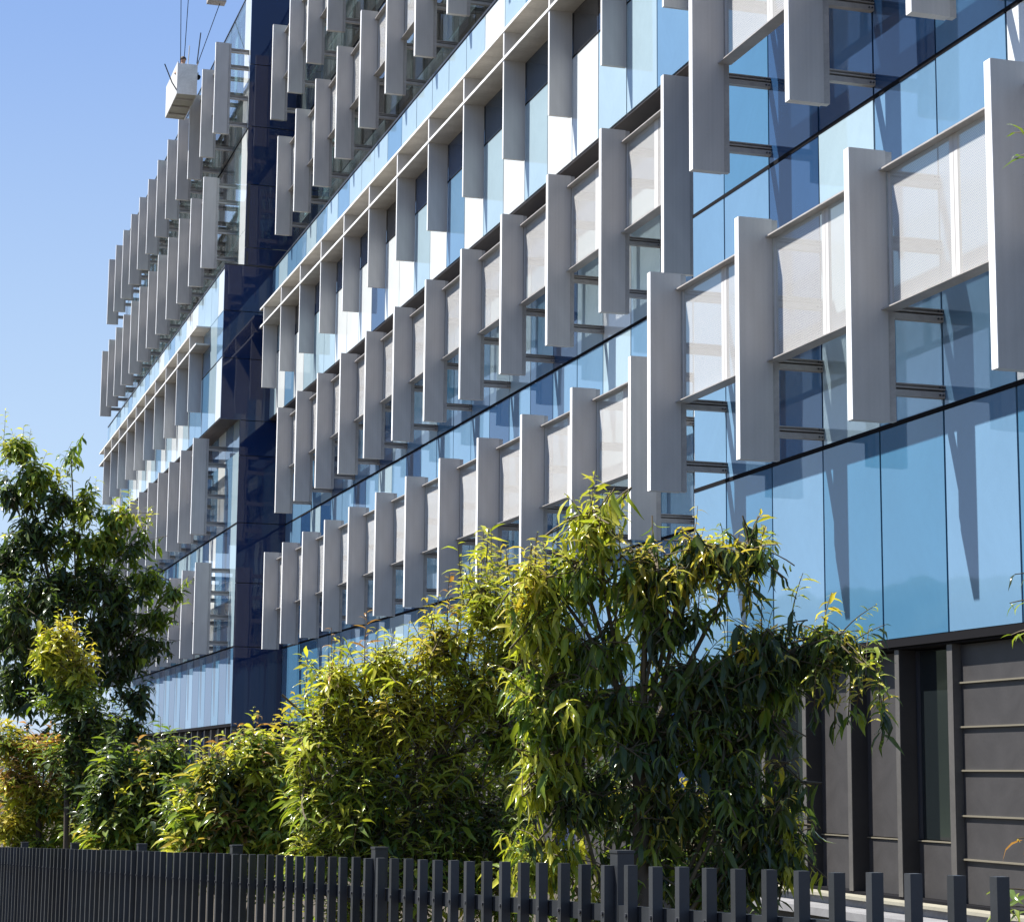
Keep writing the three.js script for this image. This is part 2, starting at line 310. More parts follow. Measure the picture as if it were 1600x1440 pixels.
// ground floor of the near wing: bronze panels, pilasters, windows, beads
{
  const X = PA + 0.15, base = -1.3, head = 1.44;
  slab('head_beam', PA + 0.03, X + 0.2, head, L3 - 0.09, TA0, TA1, M.dark, building);
  slab('core', X + 0.1, 26, base, head, TA0, 20.0, M.core, building);
  const beadPanel = [base, -0.84, -0.385, 0.09, 0.55, 1.02, head - 0.01];
  for (let i = 0; i + 1 < beadPanel.length; i++) {
    for (const [a, b] of [[13, 14.8], [14.81, 16.6], [16.61, 18.55], [18.56, 19.87]]) slab('wall_panel', X, X + 0.06, beadPanel[i] + 0.002, beadPanel[i + 1] - 0.002, a, b, M.bronze, building);
    if (i) slab('trim_bead', X - 0.035, X - 0.002, beadPanel[i] - 0.010, beadPanel[i] + 0.008, 13, 19.9, M.bead, building);
  }
  slab('window_post', PA + 0.05, X + 0.18, base, head - 0.004, 19.885, 20.0, M.pilasterLit, building);
  const bays = [[20.0, 21.07, 'w'], [21.18, 22.29, 'p'], [22.4, 23.52, 'p'], [23.63, 24.75, 'b'], [24.86, 25.98, 'w'], [26.09, 27.0, 'p']];
  for (const [a, b, k] of bays) {
    const X = PA + 0.25;
    slab('wall_panel', X, X + 0.06, base, -0.7, a + 0.002, b - 0.002, M.bronze, building);
    slab('sill', X - 0.02, X + 0.05, -0.690, -0.676, a + 0.002, b - 0.002, M.bead, building);
    if (k === 'p') { slab('wall_panel', X, X + 0.06, -0.665, head - 0.01, a + 0.002, b - 0.002, M.bronze, building); slab('core', X + 0.1, 26, base, head, a, b, M.core, building); }
    else {
      const w = slab('window_pane', X + 0.03, X + 0.05, -0.665, head - 0.01, a + 0.05, b - 0.05, G.dim, building); w.rotation.y = 0.002;
      slab('window_frame', X + 0.0, X + 0.07, -0.665, head - 0.01, a + 0.002, a + 0.046, M.mullion, building);
      slab('window_frame', X + 0.0, X + 0.07, -0.665, head - 0.01, b - 0.046, b - 0.002, M.mullion, building);
      slab('room_wall', X + 3, X + 3.1, base, head, a - 0.3, b + 0.3, M.room, building);
      slab('floor_slab', X + 0.08, X + 3, base - 0.1, base + 0.1, a, b, M.slab, building);
      if (k === 'b') for (let y = -0.6; y < 1.35; y += 0.036) { const s = slab('blind_slat', X + 0.12, X + 0.145, y, y + 0.003, a + 0.06, b - 0.06, M.blind, building); s.rotation.z = 0.6; }
    }
  }
  for (const t of [21.125, 22.345, 23.575, 24.805, 26.035]) { slab('pilaster', PA + 0.05, X + 0.18, base, head - 0.004, t - 0.05, t + 0.05, M.pilaster, building); slab('pilaster_lit_face', PA + 0.04, PA + 0.0495, base, head - 0.004, t - 0.05, t + 0.05, M.pilasterLit, building); }  // dark body paints the shaded sides, paler strip the sunlit outer face
  slab('plinth', X - 0.35, 26, -1.37, -1.335, TA0, TA1 + 0.5, M.cream, building);
  slab('plinth', X - 0.1, 26, -1.334, -1.302, TA0, TA1, M.dark, building);
  slab('plinth', X - 0.28, 25.9, -1.46, -1.372, TA0, TA1 + 0.4, M.concrete, building);
  slab('plinth', X - 0.75, 25.9, -1.55, -1.462, TA0, TA1 + 0.5, M.concrete, building);
  slab('plinth', X - 0.6, 25.9, -2.2, -1.552, TA0, TA1 + 0.4, M.pilaster, building);
}
// ground floor of the recessed middle and the far wing
for (const [P, cols] of [[PB, colB], [PC, colC]]) {
  const X = P + 0.15, base = -3.9, head = 1.44, t0 = cols[0], t1 = cols[cols.length - 1];
  slab('head_beam', P + 0.03, X + 0.2, head, L3 - 0.09, t0, t1, M.dark, building);
  slab('core', X + 0.08, 25.9, base, head, t0, t1, M.core, building);
  for (let i = 0; i + 1 < cols.length; i++) {
    const glass = rnd() < 0.45;
    const m = slab('wall_panel', X, X + 0.05, base, head - 0.01, cols[i] + 0.06, cols[i + 1] - 0.06, glass ? G.navy : M.bronze, building);
    slab('pilaster', P + 0.02, X + 0.06, base, head - 0.004, cols[i] - 0.05, cols[i] + 0.05, M.pilasterLit, building);
  }
}

// ---------------------------------------------------------------- window-cleaning cradle, two workers, ropes, roof davit
{
  const cr = thing('access_cradle', 'white hanging access cradle with two workers beside the far fins', 'cradle');
  const x0 = 9.36, x1 = 10.06, t0 = 70.0, t1 = 72.9, y0 = 23.48, y1 = 24.62;
  const white = std(0.80, 0.80, 0.78, 0.5, { map: speckM }), under = std(0.50, 0.50, 0.45, 0.7, { map: speckM });
  slab('floor', x0 + 0.03, x1 - 0.03, y0, y0 + 0.06, t0 + 0.03, t1 - 0.03, under, cr);
  slab('side_panel', x0, x0 + 0.028, y0 - 0.03, y1, t0, t1, white, cr);
  slab('side_panel', x1 - 0.028, x1, y0 - 0.03, y1 - 0.12, t0, t1, white, cr);
  slab('end_panel', x0 + 0.03, x1 - 0.03, y0 - 0.03, y1 - 0.06, t0, t0 + 0.028, white, cr);
  slab('end_panel', x0 + 0.03, x1 - 0.03, y0 - 0.03, y1 - 0.06, t1 - 0.028, t1, white, cr);
  for (const f of [0.2, 0.5, 0.8]) slab('floor_beam', x0 + 0.04, x1 - 0.04, y0 - 0.06, y0 - 0.002, t0 + (t1 - t0) * f - 0.04, t0 + (t1 - t0) * f + 0.04, M.arm, cr);
  for (const [x, y] of [[x1 + 0.03, y1 + 0.05], [x1 + 0.03, y1 - 0.35]]) { const r = put('guard_rail', new THREE.CylinderGeometry(0.02, 0.02, t1 - t0, 8).rotateX(Math.PI / 2), M.arm, cr); r.position.set(x, y + EYE, -(t0 + t1) / 2); }
  for (const t of [t0 + 0.2, t1 - 0.2]) { const r = put('rubber_roller', new THREE.CylinderGeometry(0.08, 0.08, 0.12, 14).rotateX(Math.PI / 2), M.dark, cr); r.position.set(x1 + 0.06, y0 + 0.7 + EYE, -t); }
  for (const t of [t0 + 0.25, t1 - 0.25]) slab('hoist', x0 + 0.25, x0 + 0.5, y0 + 0.08, y0 + 0.75, t - 0.12, t + 0.12, M.arm, cr);
  const bar = (name, a, b, r, mat, parent) => { const A = V(...a), B = V(...b), g = new THREE.CylinderGeometry(r, r, A.distanceTo(B), 6), m = put(name, g, mat, parent); m.position.copy(A).add(B).multiplyScalar(0.5); m.quaternion.setFromUnitVectors(V(0, 1, 0), B.clone().sub(A).normalize()); return m; };
  bar('pole', [10.03, y1 - 0.02 + EYE, -70.0], [10.13, 25.75 + EYE, -70.0], 0.022, M.mullion, cr);
  bar('pole', [9.2, 23.85 + EYE, -70.1], [8.92, 24.5 + EYE, -70.1], 0.022, M.mullion, cr);
  bar('pole', [9.2, 23.85 + EYE, -70.1], [x0 + 0.01, 23.6 + EYE, -70.1], 0.022, M.mullion, cr);
  bar('pole', [9.72, y1 - 0.1 + EYE, -70.06], [9.76, 25.25 + EYE, -70.06], 0.02, white, cr);
  // davit on the roof: its head reaches out over the cradle
  const dv = thing('roof_davit', 'crane arm reaching out over the roof edge above the cradle', 'davit');
  slab('mast', 13.2, 13.6, ROOF, 30.2, 70.9, 71.3, M.arm, dv);
  bar('jib', [13.4, 30.0 + EYE, -71.1], [9.7, 28.9 + EYE, -71.1], 0.14, M.arm, dv);
  slab('jib_head', 10.65, 11.3, 27.74, 28.1, 71.9, 72.4, M.arm, dv);
  bar('head_link', [10.9, 28.1 + EYE, -72.1], [10.9, 29.3 + EYE, -71.2], 0.06, M.arm, dv);
  const rope = (label, a, b) => { const m = bar(numbered('hoist_rope'), a, b, 0.014, M.dark, scene); m.userData = { label, category: 'rope', group: 'ropes of the cradle' }; };
  rope('left of the two upright steel ropes that hold the white cradle', [9.51, y0 + 0.7 + EYE, -70.3], [9.5, 28.86 + EYE, -71.05]);
  rope('right of the two upright steel ropes that hold the white cradle', [9.8, y0 + 0.7 + EYE, -71.9], [9.86, 28.9 + EYE, -71.12]);
  rope('slanting rope from the davit head down behind the nearest top fin', [11.1, 27.73 + EYE, -72.2], [9.98, 24.2 + EYE, -71.4]);
  // workers: one continuous body each, from joints
  const worker = (x, t, label, shirt, hairCol, hat) => {
    const p = thing('person', label, 'person'); p.position.set(x, y0 + 0.06 + EYE, -t);
    const D = -0.3;                                             // crouching behind the panel
    const bones = [[[0, 1.02 + D, 0], [0, 1.36 + D, 0], 0.13, 0.15], [[0, 1.4 + D, 0], [0, 1.53 + D, 0], 0.06, 0.055], [[0, 1.6 + D, 0.01], [0, 1.66 + D, 0], 0.085, 0.095]];
    for (const s of [-1, 1]) bones.push([[s * 0.09, 0.96 + D, 0], [s * 0.1, 0.5, 0.22], 0.085, 0.06], [[s * 0.1, 0.5, 0.22], [s * 0.1, 0.07, 0.1], 0.055, 0.04], [[s * 0.1, 0.045, 0.1], [s * 0.11, 0.04, 0.24], 0.045, 0.035], [[s * 0.17, 1.36 + D, 0], [s * 0.25, 1.1 + D, 0.05], 0.06, 0.045], [[s * 0.25, 1.1 + D, 0.05], [s * 0.2, 1.08 + D, 0.28], 0.042, 0.035], [[s * 0.2, 1.08 + D, 0.28], [s * 0.19, 1.07 + D, 0.36], 0.04, 0.03]);
    const field = (q) => { let d = 9; for (const [a, b, ra, rb] of bones) { const A = V(...a), ab = V(...b).sub(A), h = THREE.MathUtils.clamp(q.clone().sub(A).dot(ab) / ab.lengthSq(), 0, 1); const e = q.distanceTo(A.addScaledVector(ab, h)) - (ra + (rb - ra) * h), k = 0.05, w = Math.max(k - Math.abs(d - e), 0) / k; d = Math.min(d, e) - w * w * k * 0.25; } return d; };
    const N = 56, mc = new MarchingCubes(N, std(0.4, 0.25, 0.18, 0.7), false, false, 60000); mc.isolation = 0;
    for (let k = 0; k < N; k++) for (let j = 0; j < N; j++) for (let i = 0; i < N; i++) mc.field[i + j * N + k * N * N] = -field(V((i - N / 2) / (N / 2) * 0.95, 0.88 + (j - N / 2) / (N / 2) * 0.95, (k - N / 2) / (N / 2) * 0.95));
    mc.update();
    const pos = new Float32Array(mc.positionArray.slice(0, mc.count * 3)), g = new THREE.BufferGeometry(), col = new Float32Array(pos.length);
    for (let i = 0; i < pos.length; i += 3) { pos[i] *= 0.95; pos[i + 1] = pos[i + 1] * 0.95 + 0.88; pos[i + 2] *= 0.95; const y = pos[i + 1], c = y > 1.44 + D ? [0.42, 0.25, 0.17] : y > 0.95 + D ? shirt : [0.04, 0.05, 0.09]; col.set(Math.abs(pos[i]) > 0.15 && y < 1.2 + D && y > 0.98 + D ? [0.42, 0.25, 0.17] : c, i); }
    g.setAttribute('position', new THREE.BufferAttribute(pos, 3)); g.setAttribute('normal', new THREE.BufferAttribute(new Float32Array(mc.normalArray.slice(0, mc.count * 3)), 3)); g.setAttribute('color', new THREE.BufferAttribute(col, 3));
    put('body', g, new THREE.MeshStandardMaterial({ vertexColors: true, roughness: 0.8 }), p);
    const hr = put(hat ? 'helmet' : 'hair', new THREE.SphereGeometry(0.112, 16, 10, 0, Math.PI * 2, 0, Math.PI * 0.55), std(...hairCol, 0.7), p); hr.position.set(0, 1.665 + D, -0.01);
    const nose = put('nose', new THREE.ConeGeometry(0.016, 0.04, 6).rotateX(Math.PI / 2), std(0.42, 0.25, 0.17, 0.7), p); nose.position.set(0, 1.62 + D, 0.105);
  };
  worker(9.62, 70.55, 'worker in orange shirt with dark hair standing in white cradle', [0.75, 0.17, 0.04], [0.03, 0.02, 0.015], false);
  worker(9.84, 71.5, 'worker in pale shirt with white helmet standing in white cradle', [0.55, 0.5, 0.42], [0.75, 0.74, 0.7], true);
}

// ---------------------------------------------------------------- picket fence
{
  const f = thing('picket_fence', 'dark grey metal picket fence in front of the shrubs', 'fence');
  const p0 = V(2.2, -0.268 + EYE, -6.05), dir = V(-0.074, -0.0303, -0.997).normalize(), yaw = Math.atan2(dir.x, dir.z);
  const at = (s, dy = 0, out = 0) => p0.clone().addScaledVector(dir, s).add(V(-Math.cos(0.074) * out, dy, Math.sin(0.074) * out));
  const H = 1.5, pg = boxGeo(0.032, H, 0.027), og = boxGeo(0.055, H + 0.03, 0.055), cap = boxGeo(0.06, 0.008, 0.06);
  const pitch = 2.4 / 14, paints = [M.fence, std(0.038, 0.042, 0.048, 0.5, { map: rep(speckle, 2) }), std(0.030, 0.034, 0.040, 0.38, { map: rep(speckle, 4) })], screw = new THREE.CylinderGeometry(0.007, 0.007, 0.004, 6).rotateZ(Math.PI / 2);
  for (let b = -3; b < 8; b++) {
    const s = b * 2.4, post = put('post', og, M.fence, f); post.position.copy(at(s, -H / 2 + 0.02, -0.045)); post.rotation.y = yaw;
    const c = put('post_cap', cap, M.fence, f); c.position.copy(at(s, 0.04, -0.045)); c.rotation.y = yaw;
    for (const dy of [-0.145, -1.3]) {
      const r = put('rail', boxGeo(0.028, 0.05, 2.4 - 0.06), M.fence, f); r.position.copy(at(s + 1.2, dy, -0.033)); r.lookAt(r.position.clone().add(dir));
    }
    for (let i = 0; i < 14; i++) { const q = put('picket', pg, paints[Math.floor(rnd() * 3)], f); q.position.copy(at(s - 0.075 + (i + 0.5) * pitch + gauss() * 0.002, -H / 2 + gauss() * 0.0025, 0)); q.rotation.set(gauss() * 0.004, yaw + gauss() * 0.025, gauss() * 0.004);
      for (const dy of [-0.145, -1.3]) { const b = put('screw', screw, M.mullion, f); b.position.copy(at(s - 0.075 + (i + 0.5) * pitch, dy, 0.018)); b.rotation.y = yaw; } }
  }
}

// ---------------------------------------------------------------- shrubs and trees
// a point seen at a place of the 1600 x 1440 picture at the given depth: used once, to set plants out where they stand
const spot = (px, py, depth) => camR.clone().multiplyScalar((px - 800) / FOCAL).addScaledVector(camU, -(py - 720) / FOCAL).add(camF).multiplyScalar(depth).add(V(0, EYE, 0));
function leafGeo(w, droop, fold, wave) {                        // unit leaf along +z, face up +y
  const st = [0, 0.14, 0.38, 0.66, 0.88, 1], wd = [0.02, 0.55, 1, 0.78, 0.3, 0], pos = [], uv = [], idx = [];
  for (let i = 0; i < st.length; i++) {
    const s = st[i], z = s * Math.cos(droop * s * 0.5), y = -droop * s * s * 0.5;
    for (const e of [-1, 0, 1]) { pos.push(e * wd[i] * w / 2 + wave * Math.sin(s * 7) * 0.05, y + Math.abs(e) * fold * wd[i] * w / 2, z); uv.push(e * 0.5 + 0.5, s); }
    if (i) { const a = (i - 1) * 3, b = i * 3; idx.push(a, b, a + 1, b, b + 1, a + 1, a + 1, b + 1, a + 2, b + 1, b + 2, a + 2); }
  }
  const g = new THREE.BufferGeometry(); g.setAttribute('position', new THREE.Float32BufferAttribute(pos, 3)); g.setAttribute('uv', new THREE.Float32BufferAttribute(uv, 2)); g.setIndex(idx); g.computeVertexNormals(); return g;
}
const slender = [leafGeo(0.20, 1.0, 0.5, 0.9), leafGeo(0.17, 1.5, 0.4, -1.2), leafGeo(0.23, 0.6, 0.7, 0.6)], broad = [leafGeo(0.29, 0.9, 0.5, 0.6), leafGeo(0.26, 1.3, 0.4, -0.8), leafGeo(0.33, 0.5, 0.65, 0.4)];
const leafTex = noiseTexture(64, (u, v) => { const rib = Math.exp(-Math.pow((u - 0.5) / 0.035, 2)), side = 0.5 + 0.5 * Math.sin((v * 14 - Math.abs(u - 0.5) * 7) * 6.28); const g = 215 + 22 * rib + 12 * side - 16 * rnd(); return [g, g, g * 0.97]; });
const leafMat = (c) => new THREE.MeshPhysicalMaterial({ color: c, map: leafTex, side: THREE.DoubleSide, roughness: 0.92, transmission: 0.56, thickness: 0, ior: 1.4, specularIntensity: 0.4, clearcoat: 1, clearcoatRoughness: 0.17 });
const leafInstanced = leafMat(lin(1, 1, 1));
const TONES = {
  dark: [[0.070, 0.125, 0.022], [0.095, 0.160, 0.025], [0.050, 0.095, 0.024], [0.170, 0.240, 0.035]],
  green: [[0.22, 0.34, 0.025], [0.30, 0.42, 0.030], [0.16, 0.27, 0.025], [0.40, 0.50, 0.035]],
  lime: [[0.66, 0.72, 0.045], [0.74, 0.74, 0.055], [0.54, 0.64, 0.040], [0.82, 0.80, 0.09]],
  gold: [[0.86, 0.76, 0.05], [0.84, 0.70, 0.07], [0.76, 0.72, 0.05], [0.74, 0.58, 0.06]],
  bronze: [[0.58, 0.29, 0.06], [0.66, 0.38, 0.10], [0.46, 0.24, 0.07], [0.74, 0.54, 0.08]],
};
const toneMats = new Map();
const UP = V(0, 1, 0);
function tube(a, b, ra, rb, sides = 5, bend = null) {
  const mid = a.clone().add(b).multiplyScalar(0.5); if (bend) mid.add(bend);
  const c = new THREE.QuadraticBezierCurve3(a, mid, b), n = bend ? 5 : 2, pos = [], nor = [], uv = [], idx = [];
  const d0 = b.clone().sub(a).normalize(), s0 = Math.abs(d0.y) > 0.9 ? V(1, 0, 0) : V(0, 1, 0), e = d0.clone().cross(s0).normalize(), f = e.clone().cross(d0).normalize();
  for (let i = 0; i <= n; i++) { const p = c.getPoint(i / n), r = ra + (rb - ra) * i / n; for (let k = 0; k <= sides; k++) { const q = k / sides * Math.PI * 2, o = e.clone().multiplyScalar(Math.cos(q)).addScaledVector(f, Math.sin(q)); nor.push(o.x, o.y, o.z); o.multiplyScalar(r).add(p); pos.push(o.x, o.y, o.z); uv.push(k / sides * 0.3, i * 0.2); } }
  for (let i = 0; i < n; i++) for (let k = 0; k < sides; k++) { const A = i * (sides + 1) + k, B = A + sides + 1; idx.push(A, B, A + 1, B, B + 1, A + 1); }
  const g = new THREE.BufferGeometry(); g.setAttribute('position', new THREE.Float32BufferAttribute(pos, 3)); g.setAttribute('normal', new THREE.Float32BufferAttribute(nor, 3)); g.setAttribute('uv', new THREE.Float32BufferAttribute(uv, 2)); g.setIndex(idx); return g;
}
/* clumps: [px, py, radius px across, radius px up, shoots, tone, depth offset]
   habit: leaf = length, droop of mature leaves 0..1, rise of shoots, perShoot leaves, tip tone */
function plant(name, label, category, group, depth, stemPx, clumps, h) {
  const leafShapes = h.broad ? broad : slender;
  const t = thing(name, label, category, group), leaves = [], wood = [], stems = [];
  const foot = spot(stemPx, 1330, depth); foot.y = groundAt(foot.x, foot.z) - 0.15; t.position.copy(foot);
  const rel = (p) => p.clone().sub(foot);
  const crown = rel(spot(stemPx + (h.lean || 0), h.fork || 1250, depth));
  stems.push(tube(V(0, 0, 0), crown, h.trunk || 0.04, (h.trunk || 0.04) * 0.7, 8, V(rr(-0.06, 0.06), 0, rr(-0.06, 0.06))));
  for (const [px, py, rx, ry, n, tone, dd = 0] of clumps) {
    const c = rel(spot(px, py, depth + dd)), RX = rx * depth / FOCAL, RY = ry * depth / FOCAL, RZ = (RX + RY) * 0.5 * (h.deep || 1);
    const from = py > (h.fork || 1250) ? V(0, Math.max(0.1, c.y * 0.6), 0) : crown.clone();
    wood.push(tube(from, c, h.limb || 0.012, (h.limb || 0.012) * 0.5, 5, V(rr(-0.1, 0.1), rr(0.0, 0.15), rr(-0.1, 0.1))));
    for (let s = 0; s < n * (h.dens || 2); s++) {
      const o = V(gauss(), gauss(), gauss()); o.normalize().multiplyScalar(Math.pow(rnd(), 0.5) * (rnd() < 0.22 ? 1.45 : 1));
      const away = camR.clone().multiplyScalar(o.x * RX).addScaledVector(UP, o.y * RY).addScaledVector(V(camF.x, 0, camF.z), o.z * RZ);
      const tip = c.clone().add(away);
      const d = away.clone().normalize().multiplyScalar(0.8).add(V(gauss() * 0.5, h.rise + gauss() * 0.3, gauss() * 0.5)).normalize();
      const base = tip.clone().addScaledVector(d, -h.shoot * rr(0.6, 1.3));
      shoot(base, tip, d, tone, h.per, h.fresh ?? 0.8, 1);
      if (rnd() < 0.3 && behind(base) && behind(c)) wood.push(tube(c, base, 0.007, 0.004, 3, V(rr(-0.05, 0.05), rr(-0.05, 0.05), 0)));
    }
  }
  for (const [px, py, len, dx, tone, per = 15] of h.spires || []) {       // long shoots that stand out of the crown
    const tip = rel(spot(px, py, depth + rr(-0.3, 0.3))), base = rel(spot(px - dx, py + len, depth)), d = tip.clone().sub(base).normalize();
    shoot(base, tip, d, tone, per, 0.35, 0.9);
  }
  function behind(p) { const w = p.clone().add(foot); return w.x > 2.2 + (w.z + 6.05) * 0.0742 + 0.1; }
  function shoot(base, tip, d, tone, per, freshFrom, size) {
    if (!behind(base) || !behind(tip)) return;
    wood.push(tube(base, tip, 0.0035, 0.0014, 3, V(gauss() * 0.02, 0.02, gauss() * 0.02)));
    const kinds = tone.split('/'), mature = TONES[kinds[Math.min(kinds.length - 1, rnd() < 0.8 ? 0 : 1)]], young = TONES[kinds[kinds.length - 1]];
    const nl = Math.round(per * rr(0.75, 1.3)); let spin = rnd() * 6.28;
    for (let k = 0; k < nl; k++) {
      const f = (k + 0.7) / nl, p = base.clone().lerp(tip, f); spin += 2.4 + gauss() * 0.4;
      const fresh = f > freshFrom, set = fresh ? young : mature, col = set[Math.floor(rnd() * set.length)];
      const side = V(Math.cos(spin), gauss() * 0.5, Math.sin(spin)), hang = fresh ? h.droop * 0.35 : h.droop;
      const ax = side.multiplyScalar(1 - hang * 0.6).addScaledVector(d, fresh ? 0.8 : 0.45).addScaledVector(UP, -hang * rr(0.7, 1.5)).normalize();
      const up = V(gauss() * 1.1, 1, gauss() * 1.1).addScaledVector(d, 0.3); up.addScaledVector(ax, -up.dot(ax)).normalize();
      const L = size * h.leaf * rr(0.45, 1.35) * (fresh ? 0.75 : 1) * (f > 0.9 ? 0.6 : 1), sx = V().crossVectors(up, ax);
      const m = new THREE.Matrix4().makeBasis(sx.multiplyScalar(L * rr(0.8, 1.2)), up.multiplyScalar(L), ax.multiplyScalar(L)); m.setPosition(p);
      if (!behind(p)) continue;                                      // nothing grows through the fence
      leaves.push({ m, col, v: Math.floor(rnd() * 3), near: p.clone().add(foot).sub(camera.position).dot(camF) - L * 2 });
    }
  }
  put('trunk', mergeGeometries(stems), M.bark, t);
  put('branches', mergeGeometries(wood), M.twig, t);
  leaves.sort((a, b) => a.near - b.near);
  const single = leaves.splice(0, h.single || 0);
  for (const l of single) {                                      // the nearest leaves, one by one
    const key = l.col.join(); if (!toneMats.has(key)) toneMats.set(key, leafMat(lin(...l.col)));
    const m = put('leaf', leafShapes[l.v], toneMats.get(key), t); l.m.decompose(m.position, m.quaternion, m.scale);
  }
  const col = new THREE.Color();
  leafShapes.forEach((g, v) => {
    const mine = leaves.filter((l) => l.v === v), im = new THREE.InstancedMesh(g, leafInstanced, mine.length); im.name = 'foliage'; im.userData.kind = 'stuff'; im.castShadow = im.receiveShadow = true;
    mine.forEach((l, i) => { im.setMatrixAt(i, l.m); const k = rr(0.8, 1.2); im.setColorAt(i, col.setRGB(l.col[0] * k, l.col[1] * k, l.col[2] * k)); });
    t.add(im);
  });
  return t;
}
const ragged = (x0, x1, line, n, tones) => Array.from({ length: n }, () => { const px = rr(x0, x1); let k = 0; while (line[k + 1][0] < px) k++; const f = (px - line[k][0]) / (line[k + 1][0] - line[k][0]); return [px, line[k][1] + (line[k + 1][1] - line[k][1]) * f + rr(0, 120), rr(50, 90), rr(-10, 12), tones[Math.floor(rnd() * tones.length)], 13]; });
const hedgeLine = [[-60, 1130], [60, 1125], [150, 1150], [200, 1175], [255, 1130], [310, 1150], [350, 1145], [400, 1105], [480, 1060]];
const SPIRES = [
  [[395, 1105, 70, 0, 'green/lime'], [430, 1120, 60, 8, 'green/gold'], [370, 1130, 60, -6, 'dark/bronze'], [340, 1150, 60, 0, 'green/bronze'], [310, 1170, 50, -8, 'green/lime'], [360, 1190, 60, 4, 'gold/bronze'], [410, 1170, 60, 0, 'green/lime'], ...ragged(300, 475, hedgeLine, 34, ['green/lime', 'lime/gold', 'green/bronze', 'dark/green', 'green/lime'])],
  [[250, 1120, 60, 0, 'dark/green'], [275, 1150, 50, 4, 'green/lime'], [215, 1150, 60, -6, 'dark/bronze'], [190, 1200, 50, -4, 'green/gold'], [300, 1190, 50, 6, 'green/lime'], ...ragged(150, 320, hedgeLine, 30, ['green/lime', 'dark/green', 'dark/green', 'green/gold'])],
  [[90, 945, 50, -2, 'lime/lime'], [115, 955, 60, 4, 'lime/gold'], [60, 985, 50, -10, 'lime/lime'], [145, 1000, 50, 12, 'lime/gold'], [135, 975, 60, 8, 'lime/lime']],
  [[40, 1125, 50, -2, 'gold/bronze'], [80, 1125, 50, 2, 'gold/bronze'], [115, 1150, 50, 6, 'lime/bronze'], [10, 1150, 50, -4, 'gold/bronze'], [140, 1180, 50, 8, 'lime/gold'], ...ragged(-20, 170, hedgeLine, 30, ['lime/bronze', 'lime/gold', 'green/lime', 'gold/bronze'])],
];
const EXTRA = [], outline = [[430, 1085], [480, 1020], [520, 985], [575, 965], [640, 975], [700, 900], [770, 835], [860, 880]];
for (let i = 0; i < 60; i++) {
  const px = rr(435, 855); let k = 0; while (outline[k + 1][0] < px) k++;
  const f = (px - outline[k][0]) / (outline[k + 1][0] - outline[k][0]), top = outline[k][1] + (outline[k + 1][1] - outline[k][1]) * f;
  EXTRA.push([px, top + rr(15, 170), rr(70, 130), rr(-12, 16), ['lime/lime', 'lime/lime', 'lime/gold', 'green/lime'][Math.floor(rnd() * 4)], 16]);
}
const drooping = { leaf: 0.102, droop: 0.72, rise: 0.35, shoot: 0.22, per: 12, fresh: 0.82, single: 300, dens: 0.92, fork: 1180, trunk: 0.045, spires: [...ragged(1000, 1385, [[1000, 880], [1090, 800], [1200, 815], [1240, 930], [1330, 940], [1390, 970]], 40, ['dark/gold', 'dark/lime', 'green/gold', 'dark/green']), ...ragged(790, 1000, [[780, 860], [850, 830], [930, 760], [1000, 880]], 22, ['lime/lime', 'lime/gold', 'green/lime']), [930, 735, 90, 4, 'lime/lime', 22], [895, 775, 70, -15, 'lime/lime'], [975, 790, 80, 30, 'lime/gold'], [1010, 850, 70, 20, 'lime/gold'], [1090, 790, 70, 10, 'green/gold'], [1190, 800, 60, 30, 'dark/gold'], [1210, 830, 60, 40, 'dark/lime'], [1255, 895, 80, 20, 'dark/lime'], [1300, 925, 70, 15, 'dark/gold'], [1370, 945, 50, 60, 'dark/lime'], [1385, 975, 40, 70, 'dark/dark'], [1255, 1180, 40, 70, 'dark/gold'], [1245, 1240, 40, 80, 'dark/gold'], [1265, 1320, 40, 60, 'dark/lime'], [840, 830, 80, 5, 'lime/lime'], [790, 850, 70, -10, 'lime/gold'], [1060, 880, 60, 30, 'green/gold']] };
